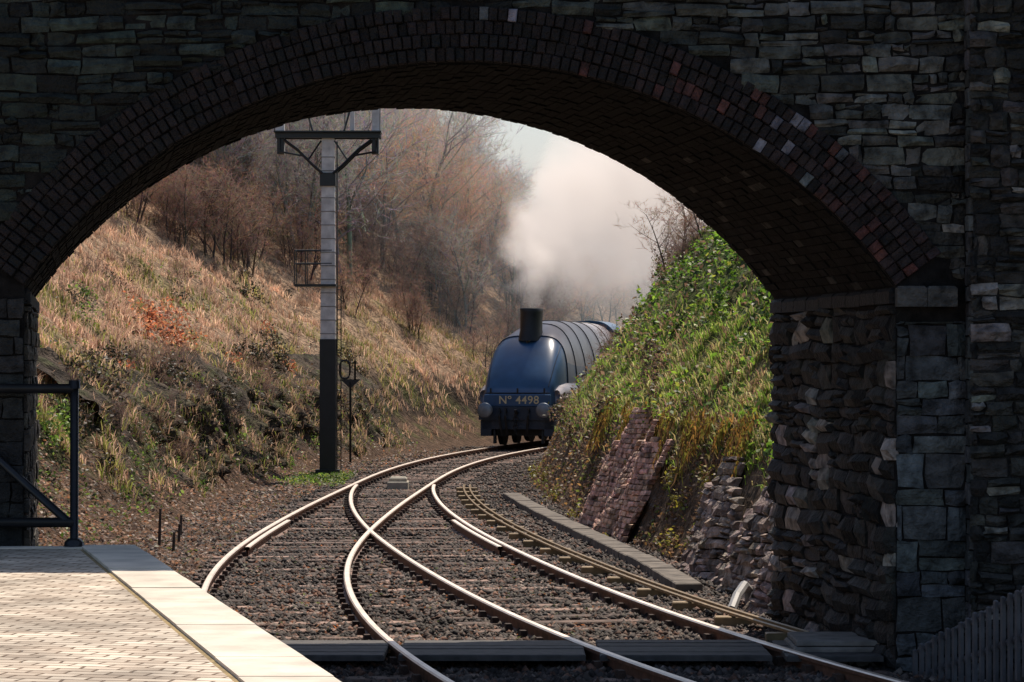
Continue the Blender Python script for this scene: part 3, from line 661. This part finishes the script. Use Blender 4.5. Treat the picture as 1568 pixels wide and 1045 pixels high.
def place(par,meshes,lst,hh=0):
    for (x,y,s) in lst:
        z=float(Hgt(x,y))
        if hh:
            a=x/y; lim=np.interp(a,[-.04,-.022,.004,.016,.05],[.12,.088,.055,.042,.036])*y+2.4
            s=min(s,max(.18,(lim-z)/hh))
            if lim-z<1.0: continue
        o=bpy.data.objects.new('tree',random.choice(meshes)); o.location=(x,y,z-.1); o.rotation_euler=(random.uniform(-.06,.06),random.uniform(-.06,.06),random.random()*6.28)
        o.scale=(s*random.uniform(.85,1.15),)*2+(s*random.uniform(.85,1.0),); COL.objects.link(o); o.parent=par
e=empty('bare_woodland'); L_=[]
for i in range(200):
    y=random.uniform(84,135); lo_=max(5.0,11.5-(y-84)*.35); s=lo_+random.random()**1.3*14
    L_.append((float(XL(y))-s,y,random.uniform(.55,1.15)))
place(e,near,L_,8.6)
e=empty('distant_woodland'); L_=[]
for i in range(230):
    y=random.uniform(128,200); x=random.uniform(-.17*y,.14*y)
    L_.append((x,y,random.uniform(.6,1.1)))
place(e,far,L_,10.2)
e=empty('bank_scrub'); L_=[]
for i in range(52):
    y=random.uniform(45,84); L_.append((float(XR(y))+random.uniform(3.0,6.0),y,random.uniform(.45,.95)))
for i in range(26):
    y=random.uniform(64,86); L_.append((float(XR(y))+random.uniform(1.3,3.4),y,random.uniform(.25,.5)))
for i in range(60):
    y=random.uniform(40,100); L_.append((float(XL(y))-random.uniform(4,12),y,random.uniform(.25,.5)))
for i in range(90):
    y=random.uniform(78,110); L_.append((float(XL(y))-random.uniform(max(3,9-(y-78)*.3),13),y,random.uniform(.6,1.4)))
for i in range(50):
    y=random.uniform(46,82); L_.append((float(XL(y))-random.uniform(.8,2.4),y,random.uniform(.15,.4)))
place(e,shr,L_)
mb=MB()
for (x,y,h) in((-4.9,39.5,.55),(-4.75,40.5,.3),(-4.9,42,.35),(-4.6,38.6,.28)):
    z=float(Hgt(x,y)); mb.tube([(x,y,z-.1),(x+.02,y,z+h)],[.025,.02],6,(.08,.06,.05))
mb.obj('wooden_stakes',M_wood)

# ---------------------------------------------------------------- bracket signal
sg=empty('railway_signal_post',(-4.2,65,0)); 
mb=MB(); 
mb.box((0,0,5.25),(.34,.34,4.6),mi=0,taper=.82)
for i in range(14): mb.box((0,0,3.1+i*.31),(.352-.004*i,.352-.004*i,.018),mi=1)
mb.obj('white_mast',[M_white,M_grey],sg)
mb=MB(); mb.box((0,0,1.4),(.37,.37,3.15)); mb.box((0,0,-.1),(.55,.55,.2)); mb.box((0,-.02,6.62),(.36,.36,.3))
for i in range(6): mb.box((0,0,.3+i*.22),(.385,.385,.03))
for dx in(.2,.29): mb.tube([(dx,.05,0),(dx,.05,4.2)],.013,5)
for i in range(18): mb.tube([(.2,.05,.2+i*.23),(.29,.05,.2+i*.23)],.01,4)
mb.tube([(.2,.02,2.6),(.2,.02,7.5)],.018,5)
mb.box((-.28,0,4.2),(.95,.6,.05))
for dx in(-.75,-.5): mb.tube([(dx,-.28,4.2),(dx,-.28,5.0)],.012,5); mb.tube([(dx,.28,4.2),(dx,.28,5.0)],.012,5)
for z in(4.7,5.0): mb.tube([(.1,-.28,z),(-.75,-.28,z),(-.75,.28,z),(.1,.28,z)],.012,5)
mb.box((0,-.2,7.62),(2.4,.06,.12)); mb.box((0,.2,7.62),(2.4,.06,.12)); mb.box((0,0,7.70),(2.45,.7,.035))
for s in(-1,1):
    mb.tube([(s*.12,-.2,6.75),(s*.35,-.2,6.95),(s*.7,-.2,7.3),(s*1.0,-.2,7.52)],.035,6)
    mb.tube([(s*.12,.2,6.75),(s*.35,.2,6.95),(s*.7,.2,7.3),(s*1.0,.2,7.52)],.035,6)
    mb.tube([(s*.45,-.2,7.05),(s*.15,-.2,7.5)],.02,5); mb.tube([(s*.55,-.2,7.15),(s*1.1,-.2,7.25),(s*1.1,-.2,7.55)],.025,5)
    mb.box((s*1.08,0,7.4),(.16,.3,.4))
    mb.tube([(s*.35,0,7.7),(s*.6,0,8.6)],.025,5)
for dx in(-1.2,-.4,.4,1.2):
    mb.tube([(dx,-.33,7.7),(dx,-.33,8.6)],.012,5)
mb.tube([(-1.2,-.33,8.6),(1.2,-.33,8.6)],.012,5)
mb.obj('bracket_ironwork',M_black,sg)
mb=MB()
for dx in(-1.1,1.1):
    mb.box((dx,0,9.0),(.2,.2,2.6),taper=.8); mb.tube([(dx,0,10.3),(dx,0,10.5),(dx,0,10.75)],[.1,.08,.01],8)
mb.box((.55,0,9.2),(.1,.1,2.9)); mb.box((0,0,7.2),(.27,.27,.95))
mb.obj('dolls',M_white,sg)
mb=MB()
for dx in(-1.1,1.1): mb.box((dx-.6,-.16,9.9),(1.2,.03,.28))
mb.obj('signal_arms',mat_plain('signal_red',(.5,.03,.02),.5),sg)
mb=MB(); sx,sy=-4.12,72.5
mb.tube([(sx,sy,-.2),(sx,sy,1.95)],.03,8)
mb.add([(sx-.26,sy-.02,2.02),(sx+.26,sy-.02,2.02),(sx,sy-.02,1.78),(sx-.26,sy+.02,2.02),(sx+.26,sy+.02,2.02),(sx,sy+.02,1.78)],[(0,1,2),(3,5,4),(0,1,4,3),(1,2,5,4),(2,0,3,5)])
P=[]
for i in range(25):
    t=i/24*6.283; P.append((sx-.14+.13*math.copysign(abs(math.cos(t))**.7,math.cos(t)),sy,2.27+.23*math.copysign(abs(math.sin(t))**.7,math.sin(t))))
mb.tube(P,.028,6); mb.tube([(sx+.12,sy,2.0),(sx+.12,sy,2.5)],.03,6)
mb.obj('trackside_speed_sign',M_black)

# ---------------------------------------------------------------- locomotive
M_blue=mat_plain('garter_blue_paint',(.035,.10,.21),.3,0,.18,2,.02,.5)
M_lt=mat_plain('casing_sun_glare',(.30,.28,.31),.34,0,.15,2,.02,.8)  # blue casing lightened so the colour stands in for sun glare
M_dk=mat_plain('grimy_blue_paint',(.015,.03,.055),.45,0,.3,4,.05,.5)
M_soot=mat_plain('sooty_black',(.012,.012,.013),.5,0,.4,6,.1)
M_gold=mat_plain('gilt_lettering',(.72,.60,.36),.5,.0,.1,6,0)
M_dirt=mat_plain('oily_steel',(.04,.036,.032),.5,.5,.3,9,.2)
ly=83.2; lx=float(c1(ly)); sl_=float((c1(ly+12)-c1(ly))/12)*.85
lo=empty('steam_locomotive',(lx-.12,ly,0)); lo.rotation_euler=(0,0,-math.atan(sl_))
def loft(name,secs,mat,nseg=40,caps=True,mats=None,matf=None):
    vs=[];fs=[]; mb=MB()
    for (y,w,h,b,n) in secs:
        for k in range(nseg+1):
            t=math.pi*k/nseg; cx,sx_=math.cos(t),math.sin(t)
            vs.append((w*math.copysign(abs(cx)**(2/n),cx),y,b+(h-b)*abs(sx_)**(2/n)))
    m_=nseg+1
    for i in range(len(secs)-1):
        for k in range(nseg): fs.append((i*m_+k,i*m_+k+1,(i+1)*m_+k+1,(i+1)*m_+k))
        fs.append((i*m_,(i+1)*m_,(i+1)*m_+nseg,i*m_+nseg))
    fs.append(tuple(range(m_))); fs.append(tuple(range((len(secs)-1)*m_,len(secs)*m_)))
    mb.add(vs,fs)
    if matf: mb.m=[matf(i) for i in range(len(fs))]
    return mb.obj(name,mats or mat,lo,True)
secs=[(0,.96,1.5,1.0,7),(.08,1.0,1.75,1.0,6.5),(.4,1.06,2.15,1.0,6.2),(.8,1.10,2.55,1.0,5.8),(1.2,1.13,2.88,1.0,5.4),(1.55,1.14,3.10,1.0,4.9),(1.85,1.145,3.24,1.0,4.4),(2.2,1.15,3.37,1.0,3.9),(2.8,1.16,3.54,1.0,3.2),(3.6,1.18,3.68,1.0,2.8),(5.2,1.2,3.76,1.0,2.6),(11.5,1.28,3.76,1.0,2.6)]
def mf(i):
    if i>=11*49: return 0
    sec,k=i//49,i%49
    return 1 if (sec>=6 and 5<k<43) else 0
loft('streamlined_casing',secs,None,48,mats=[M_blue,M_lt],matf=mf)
loft('cab',[(11.5,1.3,3.85,.9,3),(13.6,1.3,3.85,.9,3)],M_blue)
loft('tender',[(14.2,1.3,3.5,.8,5),(21.5,1.3,3.5,.8,5)],M_blue)
mb=MB()
for y_ in(3.3,4.9,6.6,8.3,10):
    w_=np.interp(y_,[s[0] for s in secs],[s[1] for s in secs]); h_=np.interp(y_,[s[0] for s in secs],[s[2] for s in secs]); n_=np.interp(y_,[s[0] for s in secs],[s[4] for s in secs])
    P=[]
    for k in np.linspace(.03,.97,40):
        t=math.pi*k; P.append(((w_+.004)*math.copysign(abs(math.cos(t))**(2/n_),math.cos(t)),y_,1.0+(h_-.996)*abs(math.sin(t))**(2/n_)))
    mb.tube(P,.02,5)
mb.obj('boiler_bands',M_soot,lo)
mb=MB()
mb.box((0,-.02,.98),(2.3,.12,.42),bev=.03); mb.box((0,.6,.75),(2.1,1.2,.5),bev=.04)
for s in(-1,1):
    mb.box((s*.95,.25,.55),(.32,.5,.5),bev=.05)
mb.obj('buffer_beam',M_dk,lo)
mb=MB()
for s in(-1,1):
    mb.tube([(s*.87,-.05,1.06),(s*.87,-.3,1.06)],[.15,.12],20); mb.tube([(s*.87,-.3,1.06),(s*.87,-.5,1.06)],.07,14)
    mb.tube([(s*.87,-.5,1.06),(s*.87,-.54,1.06),(s*.87,-.56,1.06)],[.225,.225,.18],26)
mb.obj('buffers',mat_plain('buffer_steel',(.20,.23,.27),.4,.6,.2),lo,True)
mb=MB()
mb.tube([(0,-.08,1.0),(0,-.28,.98),(0,-.33,1.08)],.045,8)
for i in range(5):
    z=.92-.12*i; P=[(.06*math.cos(t/12*6.283)*(1 if i%2 else .3),-.3+.05*math.cos(t/12*6.283)*(.3 if i%2 else 1),z+.09*math.sin(t/12*6.283)) for t in range(13)]; mb.tube(P,.016,5)
for s in(-.32,.36,-.5): mb.tube([(s,-.08,1.0),(s,-.2,1.1),(s,-.25,.9),(s*.9,-.2,.5),(s*.85,-.15,.3)],.035,8)
for s in(-1,1):
    mb.box((s*.72,.2,.28),(.07,.2,.4),taper=.8)
    mb.box((s*1.08,.75,.35),(.3,.25,.04)); mb.box((s*1.08,.75,.6),(.05,.1,.5))
for x_,z_,y_ in((-.8,1.62,-.0),(.8,1.62,-.0),(0,1.62,-.0)): mb.box((x_,y_-.02,z_),(.05,.03,.16))
mb.box((0,1.45,3.12),(.05,.04,.3)); mb.box((0,1.3,.45),(1.9,1.6,.3))
mb.obj('coupling_and_hoses',M_soot,lo)
mb=MB()
def wheel(y,r,s):
    x0=s*.72; mb.tube([(x0,y,r),(x0+s*.13,y,r)],r,28); mb.tube([(x0-s*.02,y,r),(x0+s*.0,y,r)],r+.03,28); mb.tube([(x0+s*.13,y,r),(x0+s*.2,y,r)],.15,12)
for s in(-1,1):
    for y,r in((1.6,.48),(3.6,.48),(5.6,1.0),(7.8,1.0),(10,1.0),(12.8,.55),(15,.6),(17,.6),(19,.6),(20.8,.6)): wheel(y,r,s)
    mb.box((s*1.02,7.8,.85),(.06,5,.14))
mb.obj('wheels_and_rods',M_dirt,lo)
mb=MB()
for (x0,y0_,w,l,z0,z1) in((0,1.9,.62,1.1,3.25,4.02),):
    vs=[];n=24
    for z,k in((3.1,1.15),(3.45,1.0),(3.95,1.0),(4.05,1.06),(4.08,1.0)):
        for i in range(n):
            t=i/n*6.283; c,s_=math.cos(t),math.sin(t); vs.append((w/2*k*math.copysign(abs(c)**.8,c),y0_+.1+l/2*k*math.copysign(abs(s_)**.8,s_)+(z-3.2)*.12,z))
    fs=[(j*n+i,j*n+(i+1)%n,(j+1)*n+(i+1)%n,(j+1)*n+i) for j in range(4) for i in range(n)]+[tuple(range(4*n,5*n))]
    mb.add(vs,fs)
mb.obj('chimney',M_soot,lo,True)
mb=MB()
mb.tube([(-.14,1.6,3.1),(-.14,1.55,3.35)],.06,10); mb.tube([(0,1.6,3.1),(0,1.55,3.3)],[.09,.05],10)
mb.obj('whistle',M_gold,lo)
mb=MB()
def surf(yq,k,nseg=48):
    ys_=[s[0] for s in secs]; w=np.interp(yq,ys_,[s[1] for s in secs]);h=np.interp(yq,ys_,[s[2] for s in secs]);n=np.interp(yq,ys_,[s[4] for s in secs])
    t=math.pi*k; c,s_=math.cos(t),math.sin(t); return (w*math.copysign(abs(c)**(2/n),c),yq,1.0+(h-1.0)*abs(s_)**(2/n))
mb.tube([surf(1.85,k) for k in np.linspace(.02,.98,50)],.03,6)
for sx_ in(.27,.73): mb.tube([surf(yq,sx_) for yq in np.linspace(.02,1.85,16)],.015,5)
mb.tube([(-.96,-.0,1.56),(.96,-.0,1.56)],.02,5)
mb.obj('casing_beading',mat_plain('beading',(.02,.03,.05),.4),lo)
mb=MB()
for s in(-1,1):
    n=14
    prof=[(.35,.12,.25),(.8,.22,.42),(1.6,.28,.5),(3.0,.28,.5),(4.5,.2,.45),(6,.1,.3)]
    vs=[];
    for (y,w,h) in prof:
        for k in range(n): t=k/n*6.283; vs.append((s*1.1+s*w*math.cos(t)*1.0,y,1.45+h*.8*math.sin(t)))
    fs=[(i*n+k,i*n+(k+1)%n,(i+1)*n+(k+1)%n,(i+1)*n+k) for i in range(len(prof)-1) for k in range(n)]+[tuple(range(n))]
    mb.add(vs,fs)
mb.obj('cylinder_fairings',M_lt,lo,True)  # same lightened tone paints the sunlit look of the fairings
mb=MB(); mb.box((0,-.03,1.36),(1.98,.08,.34),bev=.03); mb.obj('number_panel',M_blue,lo)
cu=bpy.data.curves.new('number','FONT'); cu.body='N\u00ba 4498'; cu.size=.33; cu.align_x='CENTER'; cu.extrude=.006; cu.offset=.003; cu.space_character=1.08; cu.materials.append(M_gold)
to=bpy.data.objects.new('number_lettering',cu); COL.objects.link(to); to.parent=lo; to.location=(.05,-.082,1.25); to.rotation_euler=(math.radians(90),0,0)

# ---------------------------------------------------------------- steam
puffs=[(.6,85.4,4.35,.34,3.8),(.6,85.5,4.85,.52,3.8),(.66,86,5.45,.8,3.4),(.85,87,6.1,1.1,3.2),(1.3,88,6.8,1.35,2.8),(1.9,89,7.5,1.6,2.3),(2.7,90.5,8.1,1.9,1.9),(3.8,91.5,7.5,2.3,1.4),(3.0,92,6.2,1.9,1.0),(4.9,92.5,8.6,2.7,1.2),(2.2,90,5.4,1.3,.7),(3.3,92,9.5,1.9,.9),(5.2,93,6.6,2.4,.7),(2.1,89,8.5,1.2,.7)]
m=bpy.data.materials.new('steam_volume'); m.use_nodes=True; nt=m.node_tree; nt.nodes.clear(); L=nt.links
try: m.cycles.volume_step_rate=4.0
except Exception as ex: print('vsr',ex)
out=N(nt,'ShaderNodeOutputMaterial'); pv=N(nt,'ShaderNodeVolumePrincipled'); pv.inputs['Color'].default_value=(.98,.94,.91,1); pv.inputs['Anisotropy'].default_value=.3
L.new(pv.outputs[0],out.inputs['Volume'])
ge=N(nt,'ShaderNodeNewGeometry'); 
dn=N(nt,'ShaderNodeTexNoise'); dn.inputs['Scale'].default_value=.9; dn.inputs['Detail'].default_value=3.5; L.new(ge.outputs['Position'],dn.inputs['Vector'])
wp=N(nt,'ShaderNodeVectorMath',operation='MULTIPLY_ADD'); wp.inputs[1].default_value=(1.5,1.5,1.5); L.new(dn.outputs['Color'],wp.inputs[0]); 
of=N(nt,'ShaderNodeVectorMath',operation='ADD'); of.inputs[1].default_value=(-.75,-.75,-.75); L.new(ge.outputs['Position'],of.inputs[0]); L.new(of.outputs[0],wp.inputs[2])
acc=None
for (x,y,z,r,d) in puffs:
    ds=N(nt,'ShaderNodeVectorMath',operation='DISTANCE'); ds.inputs[1].default_value=(x,y,z)
    L.new(wp.outputs[0] if r>.6 else ge.outputs['Position'],ds.inputs[0])
    mr=N(nt,'ShaderNodeMapRange',interpolation_type='SMOOTHSTEP'); mr.inputs['From Min'].default_value=r*1.2; mr.inputs['From Max'].default_value=r*.1; mr.inputs['To Min'].default_value=0; mr.inputs['To Max'].default_value=d
    L.new(ds.outputs['Value'],mr.inputs[0])
    if acc is None: acc=mr.outputs[0]
    else:
        a=N(nt,'ShaderNodeMath',operation='MAXIMUM'); L.new(acc,a.inputs[0]); L.new(mr.outputs[0],a.inputs[1]); acc=a.outputs[0]
mm=N(nt,'ShaderNodeMath',operation='MULTIPLY'); L.new(acc,mm.inputs[0])
mr2=N(nt,'ShaderNodeMapRange'); mr2.inputs['From Min'].default_value=.35; mr2.inputs['From Max'].default_value=.62; mr2.inputs['To Min'].default_value=.25; mr2.inputs['To Max'].default_value=1.2; L.new(dn.outputs['Fac'],mr2.inputs[0]); L.new(mr2.outputs[0],mm.inputs[1])
L.new(mm.outputs[0],pv.inputs['Density'])
em=N(nt,'ShaderNodeMath',operation='MULTIPLY'); em.inputs[1].default_value=.32; L.new(mm.outputs[0],em.inputs[0]); L.new(em.outputs[0],pv.inputs['Emission Strength']); pv.inputs['Emission Color'].default_value=(1,.86,.78,1)  # added glow stands in for multiple scattering within the steam
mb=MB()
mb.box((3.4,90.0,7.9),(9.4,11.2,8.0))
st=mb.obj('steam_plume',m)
m=bpy.data.materials.new('valley_haze'); m.use_nodes=True; nt=m.node_tree; nt.nodes.clear()
out=N(nt,'ShaderNodeOutputMaterial'); vs_=N(nt,'ShaderNodeVolumeScatter'); vs_.inputs['Color'].default_value=(.74,.88,1,1); vs_.inputs['Density'].default_value=.013; vs_.inputs['Anisotropy'].default_value=.35
nt.links.new(vs_.outputs[0],out.inputs['Volume'])
mb=MB(); mb.box((0,180,6.5),(200,164,17)); mb.obj('haze',m)

# ---------------------------------------------------------------- light, sky, camera
el=math.radians(56); az=math.radians(20)
sd=Vector((math.cos(el)*math.sin(az),math.cos(el)*math.cos(az),math.sin(el)))
sun=bpy.data.lights.new('sun','SUN'); sun.energy=5.0; sun.angle=math.radians(.5); sun.color=(1,.88,.74)
so=bpy.data.objects.new('sun',sun); COL.objects.link(so); so.rotation_euler=sd.to_track_quat('Z','Y').to_euler(); so.location=(20,20,40)
w=bpy.data.worlds.new('World'); scene.world=w; w.use_nodes=True; nt=w.node_tree
sky=nt.nodes.new('ShaderNodeTexSky'); sky.sky_type='NISHITA'; sky.sun_disc=False; sky.sun_elevation=el; sky.sun_rotation=az; sky.dust_density=1.5; sky.air_density=1.0
bg=nt.nodes['Background']; bg.inputs['Strength'].default_value=.11; nt.links.new(sky.outputs[0],bg.inputs['Color'])
cam=bpy.data.cameras.new('camera'); cam.lens=100; cam.sensor_width=36; cam.clip_end=3000; cam.clip_start=.1
co=bpy.data.objects.new('camera',cam); COL.objects.link(co); co.location=(0,0,2.4); co.rotation_euler=(math.radians(90+.47),0,0)
scene.camera=co
